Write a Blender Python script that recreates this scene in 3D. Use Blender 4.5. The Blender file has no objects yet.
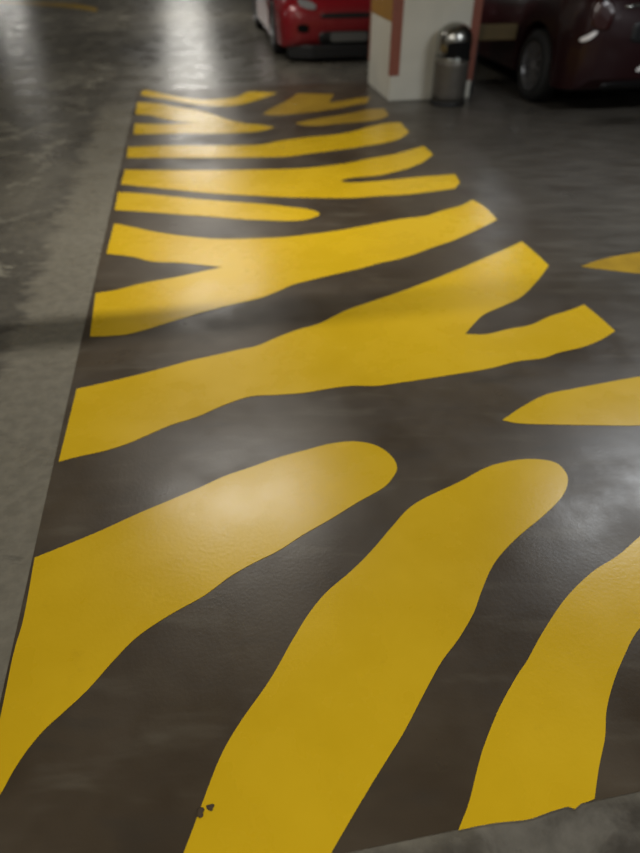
import bpy, bmesh, math, random
from mathutils import Vector, Matrix
from mathutils.bvhtree import BVHTree
random.seed(4)
C = bpy.context.scene.collection
SC = bpy.context.scene
HEAD = math.radians(10.1)                     # the crossing runs this much to the left of the view
hx, hy = -math.sin(HEAD), math.cos(HEAD)      # along the crossing
rx, ry = math.cos(HEAD), math.sin(HEAD)       # across the crossing
def uv(u, v, z=0.0): return Vector((hx*u + rx*v, hy*u + ry*v, z))

# ---------------------------------------------------------------- materials
def lin(c):
    return tuple(((x/255)/12.92 if x/255 <= .04045 else ((x/255+.055)/1.055)**2.4) for x in c) + (1,)
def mat(name, col, rough=.5, metal=0., spec=.5, emis=0., trans=0., coat=0., noise=0., nscale=8., bump=0., bscale=60.):
    m = bpy.data.materials.new(name); m.use_nodes = True
    nt = m.node_tree; b = nt.nodes['Principled BSDF']
    b.inputs['Base Color'].default_value = col; b.inputs['Roughness'].default_value = rough
    b.inputs['Metallic'].default_value = metal; b.inputs['Specular IOR Level'].default_value = spec
    b.inputs['Transmission Weight'].default_value = trans; b.inputs['Coat Weight'].default_value = coat
    b.inputs['Coat Roughness'].default_value = .06
    if emis: b.inputs['Emission Color'].default_value = col; b.inputs['Emission Strength'].default_value = emis
    tc = nt.nodes.new('ShaderNodeTexCoord')
    if noise:
        n = nt.nodes.new('ShaderNodeTexNoise'); n.inputs['Scale'].default_value = nscale; n.inputs['Detail'].default_value = 6
        r = nt.nodes.new('ShaderNodeMapRange'); r.inputs[1].default_value = .3; r.inputs[2].default_value = .7
        r.inputs[3].default_value = 1-noise; r.inputs[4].default_value = 1+noise
        mx = nt.nodes.new('ShaderNodeMix'); mx.data_type = 'RGBA'; mx.blend_type = 'MULTIPLY'; mx.inputs[0].default_value = 1
        nt.links.new(tc.outputs['Object'], n.inputs['Vector']); nt.links.new(n.outputs['Fac'], r.inputs[0])
        mx.inputs[6].default_value = col; nt.links.new(r.outputs[0], mx.inputs[7]); nt.links.new(mx.outputs[2], b.inputs['Base Color'])
    if bump:
        n2 = nt.nodes.new('ShaderNodeTexNoise'); n2.inputs['Scale'].default_value = bscale; n2.inputs['Detail'].default_value = 4
        bp = nt.nodes.new('ShaderNodeBump'); bp.inputs['Strength'].default_value = bump; bp.inputs['Distance'].default_value = .002
        nt.links.new(tc.outputs['Object'], n2.inputs['Vector']); nt.links.new(n2.outputs['Fac'], bp.inputs['Height']); nt.links.new(bp.outputs[0], b.inputs['Normal'])
    return m

def floor_nodes(m, builder, rough=(.3, .5)):
    nt = m.node_tree; b = nt.nodes['Principled BSDF']; L = nt.links
    geo = nt.nodes.new('ShaderNodeNewGeometry')
    def dot(vec):
        d = nt.nodes.new('ShaderNodeVectorMath'); d.operation = 'DOT_PRODUCT'
        L.new(geo.outputs['Position'], d.inputs[0]); d.inputs[1].default_value = vec; return d.outputs['Value']
    U, V = dot((hx, hy, 0)), dot((rx, ry, 0))
    def noise(scale, detail=6, rough_=.6, dist=0., stretch=None, off=(0, 0, 0)):
        mp = nt.nodes.new('ShaderNodeMapping'); L.new(geo.outputs['Position'], mp.inputs['Vector'])
        mp.inputs['Location'].default_value = off
        mp.inputs['Rotation'].default_value = (0, 0, -HEAD)
        if stretch: mp.inputs['Scale'].default_value = stretch
        n = nt.nodes.new('ShaderNodeTexNoise'); n.inputs['Scale'].default_value = scale; n.inputs['Detail'].default_value = detail
        n.inputs['Roughness'].default_value = rough_; n.inputs['Distortion'].default_value = dist
        L.new(mp.outputs[0], n.inputs['Vector']); return n.outputs['Fac']
    def rng(x, a, b_, c, d, smooth=True):
        r = nt.nodes.new('ShaderNodeMapRange'); r.interpolation_type = 'SMOOTHSTEP' if smooth else 'LINEAR'
        L.new(x, r.inputs[0])
        for i, q in zip((1, 2, 3, 4), (a, b_, c, d)): r.inputs[i].default_value = q
        return r.outputs[0]
    def op(o, x, y):
        q = nt.nodes.new('ShaderNodeMath'); q.operation = o
        for i, k in enumerate((x, y)):
            if isinstance(k, (int, float)): q.inputs[i].default_value = k
            else: L.new(k, q.inputs[i])
        return q.outputs[0]
    def mix(f, a, b_, mode='MIX'):
        q = nt.nodes.new('ShaderNodeMix'); q.data_type = 'RGBA'; q.blend_type = mode
        for i, k in ((0, f), (6, a), (7, b_)):
            if isinstance(k, (int, float, tuple)): q.inputs[i].default_value = k
            else: L.new(k, q.inputs[i])
        return q.outputs[2]
    col = builder(U, V, noise, rng, op, mix)
    L.new(col, b.inputs['Base Color'])
    L.new(rng(noise(3.0, 5), .3, .7, rough[0], rough[1]), b.inputs['Roughness'])
    bp = nt.nodes.new('ShaderNodeBump'); bp.inputs['Strength'].default_value = .25; bp.inputs['Distance'].default_value = .0015
    L.new(noise(90, 3), bp.inputs['Height']); L.new(bp.outputs[0], b.inputs['Normal'])

M = {}
def floor_col(U, V, noise, rng, op, mix):
    n1, n2, n3 = noise(1.1, 6, .65, .6, (1, .6, 1)), noise(5, 8, .7, .3, (.7, 1.6, 1)), noise(22, 4, .6)
    light, dark = (.180, .164, .128, 1), (.080, .073, .060, 1)
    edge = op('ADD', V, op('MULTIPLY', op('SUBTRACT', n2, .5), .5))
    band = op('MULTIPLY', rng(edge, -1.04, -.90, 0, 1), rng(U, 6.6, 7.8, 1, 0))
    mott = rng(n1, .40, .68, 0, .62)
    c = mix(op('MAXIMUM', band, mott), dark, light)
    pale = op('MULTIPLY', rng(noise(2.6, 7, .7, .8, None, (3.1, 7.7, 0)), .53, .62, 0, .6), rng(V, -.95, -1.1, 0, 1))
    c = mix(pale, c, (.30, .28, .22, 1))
    stain = rng(noise(3.2, 6, .7, .5, (.6, 2.2, 1), (9, 2, 0)), .60, .68, 0, .5)
    c = mix(stain, c, (.045, .042, .036, 1))
    ap = op('MULTIPLY', rng(op('ADD', U, op('MULTIPLY', op('SUBTRACT', n2, .5), .12)), .44, .36, 0, 1), rng(V, -.62, -.5, 0, 1))
    c = mix(ap, c, mix(rng(noise(3.5, 6, .7, .6, None, (2, 5, 0)), .4, .62, 0, 1), (.062, .055, .045, 1), (.135, .125, .105, 1)))
    return mix(1.0, c, mix(rng(n3, .3, .7, 0, 1), (.86, .86, .86, 1), (1.12, 1.12, 1.12, 1)), 'MULTIPLY')
def coat_col(U, V, noise, rng, op, mix):
    n1, n2 = noise(1.6, 4, .6, .3), noise(6, 3, .55, .3, (.5, 2.0, 1))
    c = mix(rng(n1, .32, .70, 0, 1), (.044, .0315, .0195, 1), (.077, .059, .039, 1))
    c = mix(rng(n2, .52, .78, 0, .55), c, (.11, .094, .068, 1))
    c = mix(rng(op('ADD', V, op('MULTIPLY', op('SUBTRACT', n1, .5), .8)), 1.3, 2.4, 0, .75), c, mix(rng(n2, .3, .7, 0, 1), (.052, .049, .044, 1), (.080, .076, .068, 1)))
    return mix(rng(n2, .46, .24, 0, .5), c, (.043, .036, .028, 1))
def paint_col(U, V, noise, rng, op, mix):
    n1, n2, n3 = noise(1.5, 5), noise(9, 7, .7), noise(38, 3, .6)
    c = mix(rng(n1, .3, .7, 0, 1), (.585, .370, .009, 1), (.66, .425, .012, 1))
    c = mix(rng(n2, .60, .78, 0, .35), c, (.44, .265, .012, 1))
    return mix(rng(n3, .74, .82, 0, .5), c, (.22, .13, .02, 1))
def apron_col(U, V, noise, rng, op, mix):
    n1, n2 = noise(2.2, 6, .7, .5), noise(9, 7, .7)
    c = mix(rng(n1, .35, .65, 0, 1), (.055, .052, .046, 1), (.12, .115, .10, 1))
    return mix(rng(n2, .55, .75, 0, .5), c, (.16, .15, .125, 1))
M['floor'] = mat('garage_concrete', (.12, .11, .09, 1)); floor_nodes(M['floor'], floor_col, (.24, .38))
M['coat'] = mat('dark_floor_coating', (.05, .04, .03, 1), spec=.35); floor_nodes(M['coat'], coat_col, (.27, .43))
M['paint'] = mat('yellow_road_paint', (.6, .37, .02, 1), spec=.28); floor_nodes(M['paint'], paint_col, (.24, .31))
def worn_col(U, V, noise, rng, op, mix):
    n1, n2 = noise(3, 6, .7), noise(16, 6, .7)
    c = mix(rng(n1, .3, .7, 0, 1), (.30, .185, .022, 1), (.40, .25, .024, 1))
    return mix(rng(n2, .55, .75, 0, .5), c, (.18, .12, .03, 1))
M['worn'] = mat('worn_yellow_paint', (.35, .21, .02, 1), spec=.28); floor_nodes(M['worn'], worn_col, (.28, .36))
M['ceiling'] = mat('ceiling_concrete', (.30, .29, .27, 1), .8, noise=.15, nscale=2)
M['wall'] = mat('wall_concrete', (.30, .29, .27, 1), .7, noise=.12, nscale=3)
M['pillar'] = mat('pillar_white_paint', (.50, .485, .42, 1), .55, noise=.06, nscale=4, bump=.2)
M['guard'] = mat('red_guard', (.21, .065, .040, 1), .5, noise=.1)
M['yellow'] = mat('yellow_panel', (.27, .14, .02, 1), .5, noise=.08)
M['steel'] = mat('dull_steel', (.13, .12, .105, 1), .42, .6, noise=.1, nscale=12)
M['chrome'] = mat('polished_steel', (.34, .34, .32, 1), .27, 1.)
M['black'] = mat('black_plastic', (.008, .008, .009, 1), .5)
M['hole'] = mat('black_recess', (.004, .004, .004, 1), .9, spec=.15)
M['tyre'] = mat('tyre_rubber', (.010, .010, .010, 1), .75, bump=.3)
M['alloy'] = mat('alloy_rim', (.28, .28, .29, 1), .35, .8)
M['glass'] = mat('dark_car_glass', (.012, .014, .016, 1), .08, 0, .6)
M['lens'] = mat('headlight_lens', (.30, .30, .30, 1), .12, .3, .7, coat=1)
M['lamp'] = mat('clear_lamp_lens', (.75, .72, .70, 1), .2, 0, .6)
M['plate'] = mat('pale_plate', (.11, .11, .105, 1), .4)
M['plate2'] = mat('grey_plate', (.20, .21, .21, 1), .35)
M['red'] = mat('red_car_paint', (.21, .007, .012, 1), .32, .1, .5, coat=.4)
M['maroon'] = mat('maroon_car_paint', (.014, .002, .003, 1), .35, .1, .4, coat=.3)
M['tail'] = mat('red_lamp_lens', (.022, .002, .002, 1), .25, 0, .6, coat=.5)
M['rail'] = mat('shaded_yellow_rail', (.075, .05, .014, 1), .6, noise=.15)  # yellow mixed darker: the shade around the rail is in this colour
M['dirt'] = mat('dark_dirt', (.06, .04, .02, 1), .9, noise=.3)
M['bar_paint'] = mat('painted_bar', (.45, .40, .10, 1), .5)

# ---------------------------------------------------------------- helpers
def obj(name, bm, m, parent=None, smooth=False, bevel=0., sub=0):
    me = bpy.data.meshes.new(name); bm.normal_update(); bm.to_mesh(me); bm.free()
    me.materials.append(m); o = bpy.data.objects.new(name, me); C.objects.link(o)
    if smooth: me.polygons.foreach_set('use_smooth', [True]*len(me.polygons))
    if bevel:
        b = o.modifiers.new('bevel', 'BEVEL'); b.width = bevel; b.segments = 3; b.limit_method = 'ANGLE'
    if sub:
        s = o.modifiers.new('subd', 'SUBSURF'); s.levels = sub; s.render_levels = sub
    if parent: o.parent = parent
    return o
def thing(name, label, cat, loc=(0, 0, 0), rz=0., group=None):
    o = bpy.data.objects.new(name, None); C.objects.link(o); o.location = loc; o.rotation_euler = (0, 0, rz)
    o.empty_display_size = .1
    return tag(o, label, cat, group)
def tag(o, label, cat, group=None):
    o['label'] = label; o['category'] = cat
    if group: o['group'] = group
    return o
def struct(o):
    o['kind'] = 'structure'; return o
def box_bm(x0, x1, y0, y1, z0, z1, bm=None):
    bm = bm or bmesh.new()
    v = [bm.verts.new(p) for p in ((x0,y0,z0),(x1,y0,z0),(x1,y1,z0),(x0,y1,z0),(x0,y0,z1),(x1,y0,z1),(x1,y1,z1),(x0,y1,z1))]
    for f in ((3,2,1,0),(4,5,6,7),(0,1,5,4),(1,2,6,5),(2,3,7,6),(3,0,4,7)): bm.faces.new([v[i] for i in f])
    return bm
def prism_bm(poly, z0, z1):
    bm = bmesh.new(); n = len(poly)
    lo = [bm.verts.new((p[0], p[1], z0)) for p in poly]; hi = [bm.verts.new((p[0], p[1], z1)) for p in poly]
    bm.faces.new(hi); bm.faces.new(lo[::-1])
    for i in range(n): bm.faces.new((lo[i], lo[(i+1) % n], hi[(i+1) % n], hi[i]))
    bmesh.ops.recalc_face_normals(bm, faces=bm.faces); bmesh.ops.triangulate(bm, faces=[f for f in bm.faces if len(f.verts) > 4])
    return bm
def lathe_bm(prof, n=40, cap=True, axis='z', bm=None):
    bm = bm or bmesh.new(); rings = []
    for r, z in prof:
        ring = []
        for i in range(n):
            a = 2*math.pi*i/n; p = (r*math.cos(a), r*math.sin(a), z)
            if axis == 'x': p = (z, r*math.cos(a), r*math.sin(a))
            ring.append(bm.verts.new(p))
        rings.append(ring)
    for a, b in zip(rings, rings[1:]):
        for i in range(n): bm.faces.new((a[i], a[(i+1) % n], b[(i+1) % n], b[i]))
    if cap: bm.faces.new(rings[0][::-1]); bm.faces.new(rings[-1])
    bmesh.ops.recalc_face_normals(bm, faces=bm.faces)
    return bm
def tube_bm(pts, r, n=10, bm=None):
    bm = bm or bmesh.new(); pts = [Vector(p) for p in pts]; rings = []
    for i, p in enumerate(pts):
        t = (pts[min(i+1, len(pts)-1)] - pts[max(i-1, 0)]).normalized()
        a = t.orthogonal().normalized() if i == 0 else (rings_a - t*rings_a.dot(t)).normalized()
        rings_a = a; b = t.cross(a)
        rings.append([bm.verts.new(p + r*(math.cos(2*math.pi*k/n)*a + math.sin(2*math.pi*k/n)*b)) for k in range(n)])
    for a, b in zip(rings, rings[1:]):
        for i in range(n): bm.faces.new((a[i], a[(i+1) % n], b[(i+1) % n], b[i]))
    bm.faces.new(rings[0][::-1]); bm.faces.new(rings[-1]); bmesh.ops.recalc_face_normals(bm, faces=bm.faces)
    return bm
def curve(pts, n=6):
    """smooth outline through the points; a point marked c is a sharp corner"""
    N = len(pts); out = []
    for i in range(N):
        p0, p1, p2, p3 = pts[i-1], pts[i], pts[(i+1) % N], pts[(i+2) % N]
        a = Vector(p1[:2]); b = Vector(p2[:2])
        pa = a - (b - a) if p1[2] else Vector(p0[:2]); pb = b + (b - a) if p2[2] else Vector(p3[:2])
        if p1[2]: pa = a - (b-a)
        for k in range(n):
            t = k/n
            q = .5*((2*a) + (-pa + b)*t + (2*pa - 5*a + 4*b - pb)*t*t + (-pa + 3*a - 3*b + pb)*t**3)
            if (not out) or (q - out[-1]).length > .002: out.append(q)
    if (out[0]-out[-1]).length < .002: out.pop()
    return out

# ---------------------------------------------------------------- the garage
R3 = 30
fl = struct(obj('floor', prism_bm([uv(*p) for p in ((-5, -16), (-5, 16), (34, 16), (34, -16))], -.2, 0), M['floor']))
fl['label'] = 'grey mottled concrete garage floor'
ce = struct(obj('ceiling', prism_bm([uv(*p) for p in ((-5, -16), (-5, 16), (34, 16), (34, -16))], 2.75, 2.95), M['ceiling']))
for nm, (u0, u1, v0, v1) in {'wall_back': (33.8, 34, -16, 16), 'wall_front': (-5, -4.8, -16, 16), 'wall_left': (-4.8, 33.8, -16, -15.8), 'wall_right': (-4.8, 33.8, 15.8, 16)}.items():
    struct(obj(nm, prism_bm([uv(u0, v0), uv(u0, v1), uv(u1, v1), uv(u1, v0)], 0, 2.75), M['wall']))
co = struct(obj('floor_coating', prism_bm([uv(.40, -.65), uv(.40, 9.), uv(7.80, 9.), uv(7.80, -.65)], 0, .0015), M['coat']))
co['label'] = 'dark brown-grey coating on the concrete under the yellow stripes'

TRACE = {
'a': "-1.953,7.509c -1.900,7.583 -1.670,7.388 -1.427,7.224 -1.202,7.133 -1.000,7.190 -0.877,7.270 -0.790,7.484 -0.696,7.509 -0.461,7.448c -0.594,7.224 -0.769,6.968 -0.911,6.862 -1.088,6.862 -1.332,6.968 -1.568,7.133 -1.775,7.247 -1.915,7.340c",
'b': "-1.883,7.023c -1.666,6.968 -1.461,6.831 -1.241,6.707 -1.043,6.529 -0.876,6.341 -0.696,6.188 -0.553,6.144 -0.415,6.057c -0.537,5.932 -0.711,5.874 -0.930,5.850 -1.218,5.850 -1.644,5.826c -1.716,6.188c -1.502,6.161 -1.343,6.179 -1.162,6.205c -1.361,6.277 -1.497,6.369 -1.641,6.491 -1.790,6.529c",
'c': "-1.600,5.433c -1.463,5.455 -1.260,5.484 -1.008,5.484 -0.735,5.484 -0.506,5.506 -0.343,5.617 -0.109,5.731 0.132,5.810 0.313,5.932 0.457,6.074 0.603,6.188 0.747,6.232c 0.795,5.891c 0.693,5.693 0.552,5.564 0.377,5.469 0.123,5.349 -0.081,5.260 -0.280,5.173 -0.480,5.160 -0.798,5.147 -1.097,5.147 -1.396,5.147 -1.540,5.147c",
'd': "-1.483,4.848c -1.290,4.836 -1.044,4.836 -0.759,4.836 -0.456,4.848 -0.305,4.860 -0.134,4.878 0.058,4.938 0.235,5.019 0.398,5.127 0.564,5.213 0.652,5.280 0.764,5.377 0.869,5.469c 0.913,5.226c 0.803,5.031 0.669,4.878 0.566,4.801 0.447,4.720 0.333,4.686 0.202,4.647 0.145,4.575c 0.235,4.554 0.437,4.592 0.720,4.675 0.912,4.720 1.009,4.743c 1.015,4.565c 0.957,4.433c 0.771,4.366 0.589,4.307 0.414,4.282 0.223,4.243 0.000,4.243 -0.240,4.258 -0.414,4.282 -0.660,4.317 -0.839,4.356 -1.023,4.407 -1.248,4.469 -1.431,4.522c",
'e': "-1.412,4.356c -1.253,4.331 -0.998,4.267 -0.819,4.219 -0.609,4.172 -0.437,4.139 -0.301,4.107 -0.166,4.062 -0.066,4.026 -0.003,3.960 -0.032,3.896 -0.111,3.845 -0.222,3.833 -0.350,3.845 -0.510,3.862 -0.691,3.904 -0.890,3.938 -1.109,3.982 -1.347,4.017c",
'f': "-1.293,3.792c -1.161,3.732 -1.010,3.659 -0.827,3.597 -0.633,3.555 -0.464,3.555 -0.241,3.574 -0.080,3.616 0.111,3.678 0.309,3.767 0.493,3.854 0.681,3.917 0.794,4.004 0.933,4.093 1.038,4.210c 1.095,4.071 1.127,3.854c 0.990,3.712 0.807,3.541 0.640,3.416 0.532,3.331 0.437,3.269 0.327,3.217 0.219,3.150 0.081,3.082 -0.037,3.019 -0.135,2.965 -0.213,2.892 -0.304,2.814 -0.418,2.756 -0.563,2.677 -0.700,2.587 -0.804,2.515 -0.895,2.465 -0.978,2.451 -1.060,2.446c -1.151,2.865c -1.049,2.905 -0.935,2.976 -0.783,3.041 -0.627,3.123 -0.539,3.169c -0.763,3.221 -0.942,3.241 -1.061,3.302 -1.223,3.344c",
'g': "-0.997,2.038c -0.903,2.078 -0.785,2.131 -0.665,2.192 -0.567,2.245 -0.463,2.289 -0.358,2.335 -0.282,2.366 -0.187,2.446 -0.102,2.507 0.000,2.564 0.123,2.684 0.251,2.772 0.385,2.861 0.504,2.947 0.633,3.044 0.768,3.150 0.925,3.281 1.078,3.408 1.199,3.514c 1.236,3.352 1.266,3.189c 1.150,3.001 1.023,2.828 0.906,2.731 0.796,2.647 0.724,2.549 0.672,2.465c 0.773,2.465 0.886,2.512 0.998,2.549 1.110,2.629 1.217,2.684 1.315,2.746c 1.349,2.623 1.377,2.493c 1.294,2.424 1.187,2.358 1.061,2.310 0.975,2.265 0.854,2.239 0.729,2.187 0.577,2.145 0.445,2.110 0.332,2.082 0.232,2.060 0.129,2.060 0.026,2.038 -0.064,2.012 -0.177,1.998 -0.265,1.991 -0.326,1.966 -0.395,1.920 -0.479,1.855 -0.567,1.807 -0.639,1.752 -0.708,1.699 -0.788,1.657 -0.860,1.632 -0.929,1.602c",
'h': "1.439,3.177c 1.550,3.249 1.678,3.310 1.842,3.365 2.040,3.408 2.226,3.416c 2.158,3.201c 1.943,3.108 1.733,3.093 1.609,3.123 1.516,3.150",
'i': "0.701,1.836c 0.807,1.926 0.917,2.000 1.035,2.038 1.172,2.078 1.347,2.126 1.554,2.165 1.760,2.193c 1.711,1.950c 1.432,1.832 1.219,1.805 1.076,1.805 0.906,1.809 0.765,1.816",
'j': "-0.863,1.178c -0.793,1.220 -0.695,1.282 -0.593,1.354 -0.502,1.413 -0.408,1.474 -0.332,1.528 -0.241,1.575 -0.147,1.625 -0.049,1.665 0.039,1.699 0.128,1.711 0.203,1.690 0.255,1.634 0.271,1.572 0.250,1.520 0.211,1.470 0.126,1.407 0.034,1.332 -0.053,1.267 -0.125,1.206 -0.205,1.154 -0.262,1.111 -0.307,1.066 -0.342,1.034 -0.420,0.978 -0.492,0.913 -0.539,0.843 -0.581,0.769 -0.623,0.712 -0.658,0.667 -0.682,0.620 -0.697,0.575 -0.708,0.525 -0.733,0.458c -0.774,0.691 -0.807,0.864 -0.820,0.972",
'k': "-0.307,0.337c -0.279,0.430 -0.261,0.496 -0.231,0.603 -0.193,0.683 -0.127,0.792 -0.073,0.904 -0.028,0.989 0.021,1.057 0.093,1.129 0.159,1.206 0.231,1.303 0.282,1.369 0.328,1.410 0.396,1.453 0.481,1.503 0.585,1.572 0.672,1.604 0.755,1.616 0.831,1.600 0.856,1.553 0.848,1.497 0.805,1.427 0.720,1.344 0.627,1.266 0.552,1.192 0.504,1.129 0.461,1.051 0.426,0.983 0.371,0.905 0.316,0.840 0.262,0.759 0.221,0.694 0.189,0.646 0.112,0.542 0.031,0.427 0.016,0.402c",
'l': "0.542,0.846 0.603,0.925 0.697,1.032 0.803,1.123 0.903,1.185 1.002,1.261 1.148,1.365 1.320,1.465 1.429,1.465 1.384,1.330 1.232,1.190 1.039,1.063 0.875,0.942 0.785,0.840 0.737,0.774 0.700,0.712 0.674,0.649 0.637,0.583 0.604,0.517c 0.586,0.511c 0.572,0.508c 0.555,0.497c 0.541,0.502c 0.500,0.492 0.447,0.477 0.373,0.470 0.294,0.457c 0.328,0.513 0.364,0.591 0.393,0.645 0.441,0.721 0.501,0.799",
'm': "-0.558,6.529c -0.476,6.789 -0.362,7.045 -0.243,7.424c 0.148,7.388c 0.090,7.001c 0.261,7.111 0.423,7.224 0.531,7.270c 0.489,7.001c 0.356,6.915 0.201,6.789 0.000,6.657 -0.219,6.558 -0.410,6.491",
'n': "-0.232,6.188c -0.094,6.322 0.096,6.434 0.292,6.558 0.471,6.707 0.637,6.758c 0.665,6.510c 0.568,6.341 0.374,6.250 0.186,6.188 0.000,6.118 -0.138,6.118",
'line': "-7.971,17.010 -6.676,16.593 -5.409,16.099 -4.596,15.275c -4.432,14.686c -5.221,15.363 -6.420,15.909 -7.701,16.392",
}
STRIPE = {
 'a': 'thin wavy yellow stripe farthest away at the top left corner of the crossing',
 'b': 'far yellow stripe with a two-armed left end and a point to the right',
 'c': 'slim unforked yellow stripe nearest the far end that spans the whole crossing width',
 'd': 'yellow stripe split into two prongs at its right end, above the rounded short bar',
 'e': 'straight narrow yellow bar with a rounded right end in the middle of the crossing',
 'f': 'broad yellow stripe with a dark wedge cut into its left end',
 'g': 'biggest forked yellow stripe with a dark notch opening to the right',
 'h': 'small pointed yellow sliver at the right edge, beside the forked stripe',
 'i': 'pointed yellow leaf-shaped stripe at the right edge, above the bright floor reflection',
 'j': 'big yellow stripe with a round right end and a lamp reflection on it, lower left',
 'k': 'widest yellow stripe curving up from the bottom edge to a rounded tip',
 'l': 'lower right yellow stripe ending in a chipped straight edge',
 'm': 'small jagged two-pointed yellow patch in front of the red car',
 'n': 'short slim yellow dash at the foot of the white pillar',
 'line': 'faint thin yellow line on the far floor at the top left',
}
for k, s in TRACE.items():
    pts = []
    for t in s.split():
        c = t.endswith('c'); x, y = t.rstrip('c').split(','); pts.append((float(x), float(y), c))
    name = 'painted_line' if k == 'line' else 'painted_stripe'
    z0 = .0 if k == 'line' else .0015
    o = obj(name, prism_bm(curve(pts), z0, z0 + .0015), M['worn' if k in ('h', 'm', 'n', 'line') else 'paint'])
    tag(o, STRIPE[k], 'painted line' if k == 'line' else 'painted stripe', None if k == 'line' else 'yellow stripes painted across the crossing')

for nm, x, y, sz, sd, lb in (('dirt_clump', -.260, .490, .0075, 1, 'left and larger of two dark dirt specks on the edge of the widest yellow stripe'),
                             ('dirt_clump', -.240, .500, .0060, 2, 'right and smaller of two dark dirt specks on the edge of the widest yellow stripe')):
    bm = bmesh.new(); bmesh.ops.create_icosphere(bm, subdivisions=3, radius=sz); rnd = random.Random(sd)
    ph = [rnd.uniform(0, 6) for _ in range(3)]
    for v in bm.verts:
        k = 1 + .25*math.sin(v.co.x/sz*3+ph[0]) + .2*math.sin(v.co.y/sz*4+ph[1]); v.co = Vector((v.co.x*k*1.3, v.co.y*k, max(v.co.z, -.3*sz)*.5 + .15*sz))
    o = obj(nm, bm, M['dirt'], None, True); o.location = (x, y, .003)
    tag(o, lb, 'dirt', 'dirt specks on the yellow stripe')

# ---------------------------------------------------------------- pillar
P0 = Vector((.705, 7.06, 0))                # near left corner
W, D = .88, .90
pil = thing('concrete_pillar', 'white square concrete pillar with red corner guards and a yellow panel', 'pillar', P0, HEAD)
obj('shaft', box_bm(0, W, 0, D, 0, 2.75), M['pillar'], pil, bevel=.012)
def guard(x, y, sx, sy, z0, w=.095, m='guard'):
    t = .006; bm = bmesh.new()
    box_bm(*sorted((x - sx*t, x + sx*w)), *sorted((y - sy*t, y + sy*.0005)), z0, 1.7, bm)
    box_bm(*sorted((x - sx*t, x + sx*.0005)), *sorted((y + sy*.0005, y + sy*.035)), z0, 1.7, bm)
    return obj('corner_guard', bm, M[m], pil)
guard(0, 0, 1, 1, .235); guard(W, 0, -1, 1, .17, .085); guard(0, D, 1, -1, .235); guard(W, D, -1, -1, .17)
obj('yellow_panel', box_bm(-.005, 0, .042, D-.042, .69, 1.7), M['yellow'], pil)

# ---------------------------------------------------------------- litter bin
bc = (1.305, 6.985, .0015)
bn = thing('litter_bin', 'round steel litter bin with a domed lid standing against the white pillar', 'bin', bc, HEAD)
obj('base_ring', lathe_bm([(.172, 0), (.178, .004), (.178, .03), (.172, .036)], 48), M['black'], bn, True)
obj('body', lathe_bm([(.168, .036), (.168, .10), (.168, .36), (.168, .395)], 48), M['steel'], bn, True)
obj('rim', lathe_bm([(.170, .392), (.175, .398), (.175, .412), (.170, .418)], 48), M['chrome'], bn, True)
hd = obj('lid', lathe_bm([(.168, .415), (.168, .52), (.168, .565), (.161, .605), (.145, .635), (.118, .665), (.08, .687), (.04, .698), (.004, .702)], 48), M['chrome'], bn, True)
bm = bmesh.new()                             # the opening: a curved dark flap set in the lid
a0, a1, n = math.radians(-132), math.radians(-42), 18
ring = []
for i in range(n+1):
    a = a0 + (a1-a0)*i/n
    ring.append([bm.verts.new((r*math.cos(a), r*math.sin(a), z)) for r, z in ((.160, .425), (.1715, .425), (.1715, .56 - .02*abs(2*i/n-1)**3), (.160, .56 - .02*abs(2*i/n-1)**3))])
for a, b in zip(ring, ring[1:]):
    for j in range(4): bm.faces.new((a[j], a[(j+1) % 4], b[(j+1) % 4], b[j]))
bm.faces.new(ring[0]); bm.faces.new(ring[-1][::-1]); bmesh.ops.recalc_face_normals(bm, faces=bm.faces)
obj('opening', bm, M['hole'], hd)

# ---------------------------------------------------------------- yellow rail beside the pillar
rl = thing('guard_rail', 'short yellow rail sticking out between the pillar and the maroon car', 'rail', tuple(P0 + Vector((rx*W, ry*W, 0)) + Vector((hx*.12, hy*.12, 0))), HEAD)
obj('board', box_bm(.0, .47, 0, .05, .50, .64), M['rail'], rl, bevel=.008)
obj('bracket', box_bm(.0, .02, -.04, .09, .46, .68), M['black'], rl, bevel=.004)
obj('post', box_bm(.05, .10, .052, .10, .0, .62), M['black'], rl, bevel=.004)

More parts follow.
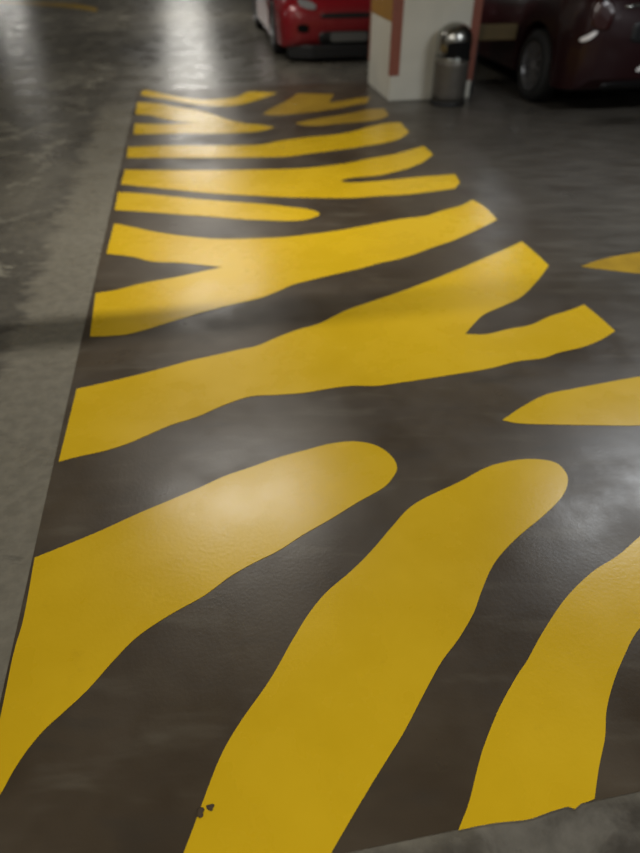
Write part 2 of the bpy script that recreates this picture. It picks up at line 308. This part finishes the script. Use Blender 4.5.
# ---------------------------------------------------------------- cars (front towards -y)
def spline(tab, y):
    if y <= tab[0][0]: return tab[0][1]
    for (a, p), (b, q) in zip(tab, tab[1:]):
        if y <= b:
            t = (y-a)/(b-a); t = t*t*(3-2*t)*.5 + t*.5; return p + (q-p)*t
    return tab[-1][1]
def make_car(name, label, loc, rz, paint, spec):
    car = thing(name, label, 'car', loc, rz)
    L2, AX, RW, RA = spec['half_len'], spec['axles'], spec['wheel_r'], spec['wheel_r'] + .055
    ys = set()
    for k in range(0, 61): ys.add(round(-L2 + 2*L2*k/60, 4))
    for e in (.006, .02, .045, .08): ys.add(round(-L2+e, 4)); ys.add(round(L2-e, 4))
    for a in AX:
        for k in range(-12, 13): ys.add(round(a + RA*math.sin(k/12*math.pi/2), 4))
    ys = sorted(ys); bm = bmesh.new(); rings = []
    for y in ys:
        w = spline(spec['w'], y); zt = spline(spec['zt'], y); zb = spline(spec['zb'], y)
        for a in AX:
            if abs(y-a) < RA: zb = max(zb, RW + math.sqrt(RA*RA-(y-a)**2))
        half = []
        for kx, z in ((0, zb), (.5, zb), (.93, zb), (.985, zb+.015)): half.append((kx*w, z))
        h = zt - zb
        for f, kx in ((.25, .995), (.5, 1.0), (.68, .992), (.84, .965), (.94, .925), (.99, .86)): half.append((kx*w, zb + f*h))
        half += [(.6*w, zt+.012), (.3*w, zt+.02), (0, zt+.024)]
        ring = [bm.verts.new((x, y, z)) for x, z in half] + [bm.verts.new((-x, y, z)) for x, z in half[-2:0:-1]]
        rings.append(ring)
    n = len(rings[0])
    for a, b in zip(rings, rings[1:]):
        for i in range(n): bm.faces.new((a[i], b[i], b[(i+1) % n], a[(i+1) % n]))
    bm.faces.new(rings[0]); bm.faces.new(rings[-1][::-1]); bmesh.ops.recalc_face_normals(bm, faces=bm.faces)
    tree = BVHTree.FromBMesh(bm)
    body = obj('body', bm, paint, car, True)
    es = body.modifiers.new('split', 'EDGE_SPLIT'); es.split_angle = math.radians(50)
    # cabin: dark glass with painted roof and pillars
    bm = bmesh.new(); cr = []
    yc = [spec['cab'][0][0] + (spec['cab'][-1][0]-spec['cab'][0][0])*k/40 for k in range(41)]
    def sect(y):
        zt = spline(spec['cab'], y); z0 = spline(spec['zt'], y) - .03; w = spline(spec['w'], y)*.93
        k = max(0, zt - z0)
        return [(w, z0), (w-.10*k, z0+.3*k), (w-.24*k, z0+.65*k), (w-.36*k, z0+.9*k), (w-.48*k, z0+.985*k), (.4*w, z0+k+.01), (0, z0+k+.015)]
    for y in yc:
        s = sect(y); cr.append([bm.verts.new((x, y, z)) for x, z in s] + [bm.verts.new((-x, y, z)) for x, z in s[-2::-1]])
    for a, b in zip(cr, cr[1:]):
        for i in range(len(a)-1): bm.faces.new((a[i], b[i], b[i+1], a[i+1]))
    bm.faces.new(cr[0]); bm.faces.new(cr[-1][::-1]); bmesh.ops.recalc_face_normals(bm, faces=bm.faces)
    obj('cabin_glass', bm, M['glass'], car, True)
    bm = bmesh.new(); rr = []
    for y in [q for q in yc if spec['roof'][0] <= q <= spec['roof'][1]]:
        s = sect(y)[3:]; pts = s + [(-x, z) for x, z in s[-2::-1]]
        rr.append([bm.verts.new((x, y, z+.008)) for x, z in pts] )
    for a, b in zip(rr, rr[1:]):
        for i in range(len(a)-1): bm.faces.new((a[i], b[i], b[i+1], a[i+1]))
    ro = obj('roof', bm, paint, car, True); so = ro.modifiers.new('thick', 'SOLIDIFY'); so.thickness = .02; so.offset = -1
    for sx in (-1, 1):
        for ya, yb in spec['posts']:
            pts = []
            for k in range(7):
                t = k/6; y = ya + (yb-ya)*t; s = sect(y); j = t*3.4; i0 = min(int(j), 5); f = j-i0
                pts.append((sx*(s[i0][0]*(1-f)+s[i0+1][0]*f), y, s[i0][1]*(1-f)+s[i0+1][1]*f))
            obj('roof_post', tube_bm(pts, .028), paint, car, True)
    # inner chassis, keeps the wheel tunnels dark
    obj('underbody', box_bm(-.60, .60, -L2+.25, L2-.25, .17, .52), M['hole'], car)
    # wheels
    for sx in (-1, 1):
        for a in AX:
            r = RW; wx = spec['track']
            wh = bpy.data.objects.new('wheel', None); C.objects.link(wh); wh.parent = car; wh.location = (sx*wx, a, r)
            if spec.get('steer') and a < 0: wh.rotation_euler = (0, 0, spec['steer'])
            t = .10
            obj('tyre', lathe_bm([(.66*r, -t), (.80*r, -t-.005), (.95*r, -t+.008), (r, -t+.03), (r, t-.03), (.95*r, t-.008), (.80*r, t+.005), (.66*r, t), (.64*r, t-.03), (.64*r, -t+.03), (.66*r, -t)], 44, False, 'x'), M['tyre'], wh, True)
            bm = lathe_bm([(.64*r, -t+.03), (.66*r, sx*t-.003*sx), (.61*r, sx*t), (.57*r, sx*(t-.04))] if sx > 0 else [(.64*r, t-.03), (.66*r, -t+.003), (.61*r, -t), (.57*r, -t+.04)], 44, False, 'x')
            for k in range(10):
                a2 = 2*math.pi*k/10; ca, sa = math.cos(a2), math.sin(a2); wv = .055*r
                q = [bm.verts.new((sx*xx, rad*ca - sgn*ww*sa, rad*sa + sgn*ww*ca)) for rad, ww, xx in ((.12*r, wv*1.6, t-.015), (.60*r, wv*1.1, t-.008)) for sgn in (-1, 1)]
                p = [bm.verts.new((v.co.x - sx*.03, v.co.y, v.co.z)) for v in q]
                for f in ((0, 1, 3, 2),): bm.faces.new([q[i] for i in f]); bm.faces.new([p[i] for i in f[::-1]])
                for i, j in ((0, 1), (1, 3), (3, 2), (2, 0)): bm.faces.new((q[i], q[j], p[j], p[i]))
            lathe_bm([(.004, sx*(t-.002)), (.10*r, sx*(t-.004)), (.17*r, sx*(t-.02)), (.17*r, sx*(t-.05))], 24, True, 'x', bm)
            bmesh.ops.recalc_face_normals(bm, faces=bm.faces)
            obj('rim', bm, M['alloy'], wh)
            obj('brake_disc', lathe_bm([(.5*r, sx*.02), (.5*r, sx*.03)], 32, True, 'x'), M['black'], wh)
    # panels that lie on the skin of the body
    def hit(p, side):
        if side in ('front', 'rear'):
            s = -1 if side == 'front' else 1
            h = tree.ray_cast(Vector((p[0], s*5, p[1])), Vector((0, -s, 0)))
            return (h[0] or Vector((p[0], s*(L2-.3), p[1]))), Vector((0, s, 0))
        s = -1 if side == 'left' else 1
        h = tree.ray_cast(Vector((s*5, p[0], p[1])), Vector((-s, 0, 0)))
        return (h[0] or Vector((s*.8, p[0], p[1]))), Vector((s, 0, 0))
    def patch(nm, side, a, z, hw, hh, m, e=3., out=.008, skew=0., bend=0., parent=car, smooth=True, flat=False):
        N = 14; bm = bmesh.new(); base = None
        if flat: base = hit((a, z), side)
        def pos(i, j):
            s, t = -1+2*i/N, -1+2*j/N
            # square to superellipse
            q = max(abs(s), abs(t)); d = (abs(s)**e + abs(t)**e)**(1/e) or 1
            s2, t2 = s*q/d, t*q/d
            p = (a + hw*s2, z + hh*t2 + skew*s2*hw + bend*s2*s2*hh)
            if flat:
                c, nn = base; c = Vector((p[0], c.y, p[1])) if side in ('front', 'rear') else Vector((c.x, p[0], p[1]))
                return c + nn*out, c - nn*.02, nn
            c, nn = hit(p, side); return c + nn*out, c - nn*.02, nn
        top = [[bm.verts.new(pos(i, j)[0]) for j in range(N+1)] for i in range(N+1)]
        bot = [[None]*(N+1) for _ in range(N+1)]
        for i in range(N+1):
            for j in range(N+1):
                if i in (0, N) or j in (0, N): bot[i][j] = bm.verts.new(pos(i, j)[1])
        for i in range(N):
            for j in range(N): bm.faces.new((top[i][j], top[i+1][j], top[i+1][j+1], top[i][j+1]))
        per = [(i, 0) for i in range(N)] + [(N, j) for j in range(N)] + [(i, N) for i in range(N, 0, -1)] + [(0, j) for j in range(N, 0, -1)]
        for (i, j), (k, l) in zip(per, per[1:]+per[:1]): bm.faces.new((top[i][j], bot[i][j], bot[k][l], top[k][l]))
        bmesh.ops.recalc_face_normals(bm, faces=bm.faces)
        return obj(nm, bm, m, parent, smooth)
    return car, patch, tree

# red car, nose towards us, behind the pillar
SP_RED = dict(half_len=2.05, axles=(-1.22, 1.30), wheel_r=.305, track=.765,
    w=[(-2.05, .60), (-2.03, .70), (-1.97, .775), (-1.85, .825), (-1.6, .855), (-1.2, .87), (1.4, .87), (1.8, .84), (1.98, .78), (2.05, .66)],
    zt=[(-2.05, .52), (-2.03, .585), (-1.97, .64), (-1.85, .69), (-1.5, .77), (-.9, .89), (-.5, .93), (1.4, .97), (1.8, .96), (2.0, .90), (2.05, .80)],
    zb=[(-2.05, .27), (-2.02, .20), (-1.9, .16), (1.9, .20), (2.05, .34)],
    cab=[(-.98, .87), (-.6, 1.10), (-.2, 1.33), (.1, 1.41), (.6, 1.43), (1.2, 1.38), (1.6, 1.22), (1.92, .96)], roof=(-.12, 1.35),
    posts=[(-.95, -.12), (.45, .45), (1.75, 1.3)], steer=0.)
RC = Vector((.34, 9.26, 0)) + Vector((hx, hy, 0))*2.05
rc, pt, tr = make_car('red_car', 'bright red car facing us nose first behind the white pillar', (RC.x, RC.y, 0), HEAD, M['red'], SP_RED)
for s in (-1, 1):
    hl = pt('headlight', 'front', s*.50, .63, .11, .042, M['lens'], 2.5, .010, skew=s*.22)
    pt('fog_lamp', 'front', s*.56, .385, .075, .045, M['hole'], 3, .006)
    pt('side_window_trim', 'left' if s < 0 else 'right', .3, .90, .9, .012, M['black'], 6, .004)
    pt('door_handle', 'left' if s < 0 else 'right', .42, .80, .085, .016, M['red'], 3, .022)
    pt('tail_light', 'rear', s*.62, .80, .13, .08, M['tail'], 3, .01)
    bm = bmesh.new(); bmesh.ops.create_uvsphere(bm, u_segments=20, v_segments=12, radius=1, matrix=Matrix.Translation((s*.98, -.62, .98)) @ Matrix.Diagonal((.10, .06, .07, 1)))
    mi = obj('wing_mirror', bm, M['red'], rc, True); obj('mirror_arm', tube_bm([(s*.80, -.66, .93), (s*.93, -.63, .97)], .018), M['black'], mi)
gr = pt('lower_grille', 'front', .0, .275, .36, .075, M['black'], 5, .008)
pt('number_plate', 'front', .03, .285, .24, .05, M['plate'], 9, .022, parent=gr, flat=True, smooth=False)
pt('upper_grille', 'front', 0, .515, .34, .028, M['black'], 4, .006)
obj('front_lip', prism_bm([(-.74, -1.96), (-.45, -2.07), (.45, -2.07), (.74, -1.96), (.74, -1.75), (-.74, -1.75)], .045, .20), M['black'], rc, bevel=.02)
for s in (-1, 1): obj('wiper', tube_bm([(s*.1-.25, -.86, .955), (s*.1+.02, -.80, .99), (s*.1+.3, -.72, 1.04)], .008, 6), M['black'], rc)

# maroon car, tail towards us, at the right
SP_MAR = dict(half_len=2.15, axles=(-1.32, 1.37), wheel_r=.315, track=.765,
    w=[(-2.15, .62), (-2.12, .72), (-2.03, .79), (-1.8, .84), (-1.3, .87), (1.3, .875), (1.75, .86), (1.98, .82), (2.09, .76), (2.15, .64)],
    zt=[(-2.15, .55), (-2.1, .64), (-1.9, .75), (-1.2, .88), (-.9, .92), (1.2, 1.0), (1.7, 1.02), (2.02, 1.0), (2.1, .95), (2.15, .86)],
    zb=[(-2.15, .30), (-2.05, .20), (1.9, .20), (2.06, .22), (2.15, .32)],
    cab=[(-1.0, .91), (-.6, 1.13), (-.2, 1.37), (.15, 1.46), (.7, 1.48), (1.4, 1.43), (1.75, 1.28), (2.06, 1.0)], roof=(-.15, 1.55),
    posts=[(-.95, -.15), (.5, .5), (1.98, 1.5)])
fw = Vector((hx, hy, 0)); rt = Vector((rx, ry, 0))
MC = Vector((2.12, 7.10, 0)) + fw*1.37 + rt*.87
mc, pt, tr = make_car('maroon_car', 'dark maroon car parked tail towards us at the right of the pillar', (MC.x, MC.y, 0), HEAD + math.pi, M['maroon'], SP_MAR)
for s in (-1, 1):
    tl = pt('tail_light', 'rear', s*.66, .82, .085, .11, M['tail'], 3, .012, skew=s*.1)
    pt('reversing_lamp', 'rear', s*.735, .66, .05, .020, M['lamp'], 2.5, .02, skew=-s*.7, parent=tl)
    pt('bumper_reflector', 'rear', s*.16, .41, .05, .020, M['lamp'], 2.5, .012, skew=-s*.4)
    pt('door_handle', 'left' if s < 0 else 'right', .45, .84, .09, .016, M['maroon'], 3, .022)
    pt('headlight', 'front', s*.60, .66, .15, .06, M['lens'], 2.5, .010)
    bm = bmesh.new(); bmesh.ops.create_uvsphere(bm, u_segments=20, v_segments=12, radius=1, matrix=Matrix.Translation((s*.99, -.62, 1.0)) @ Matrix.Diagonal((.10, .06, .07, 1)))
    mi = obj('wing_mirror', bm, M['maroon'], mc, True); obj('mirror_arm', tube_bm([(s*.80, -.66, .94), (s*.93, -.63, .99)], .018), M['black'], mi)
pr = pt('plate_recess', 'rear', 0, .69, .36, .085, M['black'], 6, .006)
pt('number_plate', 'rear', 0, .685, .255, .055, M['plate2'], 9, .03, parent=pr, flat=True, smooth=False)
pt('chrome_strip', 'rear', 0, .90, .48, .012, M['chrome'], 5, .016, bend=-1.5)
pt('rear_diffuser', 'rear', 0, .255, .50, .035, M['black'], 6, .012)
obj('exhaust_pipe', lathe_bm([(.028, -.1), (.028, .02), (.023, .02), (.023, -.1)], 24, False), M['chrome'], mc, True)
e = mc.children[-1]; e.rotation_euler = (-math.pi/2, 0, 0); e.location = (-.5, 2.1, .22)

# ---------------------------------------------------------------- unseen bar on two rods, added below the first lamp to cast a shadow band
cb = struct(thing('shadow_bar', 'thin unseen bar on two rods, added to cast the shadow band over the stripes', 'bar', uv(3.578, 0), HEAD))
obj('bar', tube_bm([(-2.6, 0, 1.95), (.31, 0, 1.95)], .029, 14), M['bar_paint'], cb, True)
for x in (-2.4, .1): obj('rod', tube_bm([(x, 0, 1.95), (x, 0, 2.749)], .006, 8), M['steel'], cb, True)

# ---------------------------------------------------------------- lamps (fluorescent tubes under the ceiling)
def lamp(u, v, p, sx=1.2, sy=.035, col=(1, .965, .89)):
    d = bpy.data.lights.new('tube_lamp', 'AREA'); d.shape = 'RECTANGLE'; d.size = sx; d.size_y = sy; d.energy = p; d.color = col
    if v > 2: d.color = (.93, .97, 1)
    o = bpy.data.objects.new('tube_lamp', d); C.objects.link(o); o.location = uv(u, v, 2.55); o.rotation_euler = (0, 0, HEAD)
    return o
for u, v, p in LAMPS if 'LAMPS' in globals() else (
    (3.86, 0., 55), (8., -.05, 40), (14, -.1, 60), (20, -.1, 75), (27, -.1, 100),
    (-1.2, -.2, 60), (3.3, 3.44, 70), (9.7, 5.2, 50), (-1.5, 4, 50), (30, -6.8, 110), (3.5, -5, 85), (12, -7, 50), (20, 6, 30)):
    lamp(u, v, p)
w = bpy.data.worlds.new('world'); SC.world = w; w.use_nodes = True
w.node_tree.nodes['Background'].inputs[0].default_value = (.9, .95, 1, 1); w.node_tree.nodes['Background'].inputs[1].default_value = .02

# ---------------------------------------------------------------- camera
cd = bpy.data.cameras.new('camera'); cam = bpy.data.objects.new('camera', cd); C.objects.link(cam); SC.camera = cam
cam.location = (0, 0, 1.5); cam.rotation_euler = (math.radians(90-39.8), 0, 0)
cd.sensor_fit = 'VERTICAL'; cd.sensor_height = 36; cd.lens = 26; cd.clip_start = .02
cd.dof.use_dof = True; cd.dof.focus_distance = 1.6; cd.dof.aperture_fstop = 1.5
SC.view_settings.view_transform = 'Standard'; SC.view_settings.look = 'None'
SC.view_settings.exposure = 0.0; SC.view_settings.gamma = 1; SC.view_settings.use_curve_mapping = False
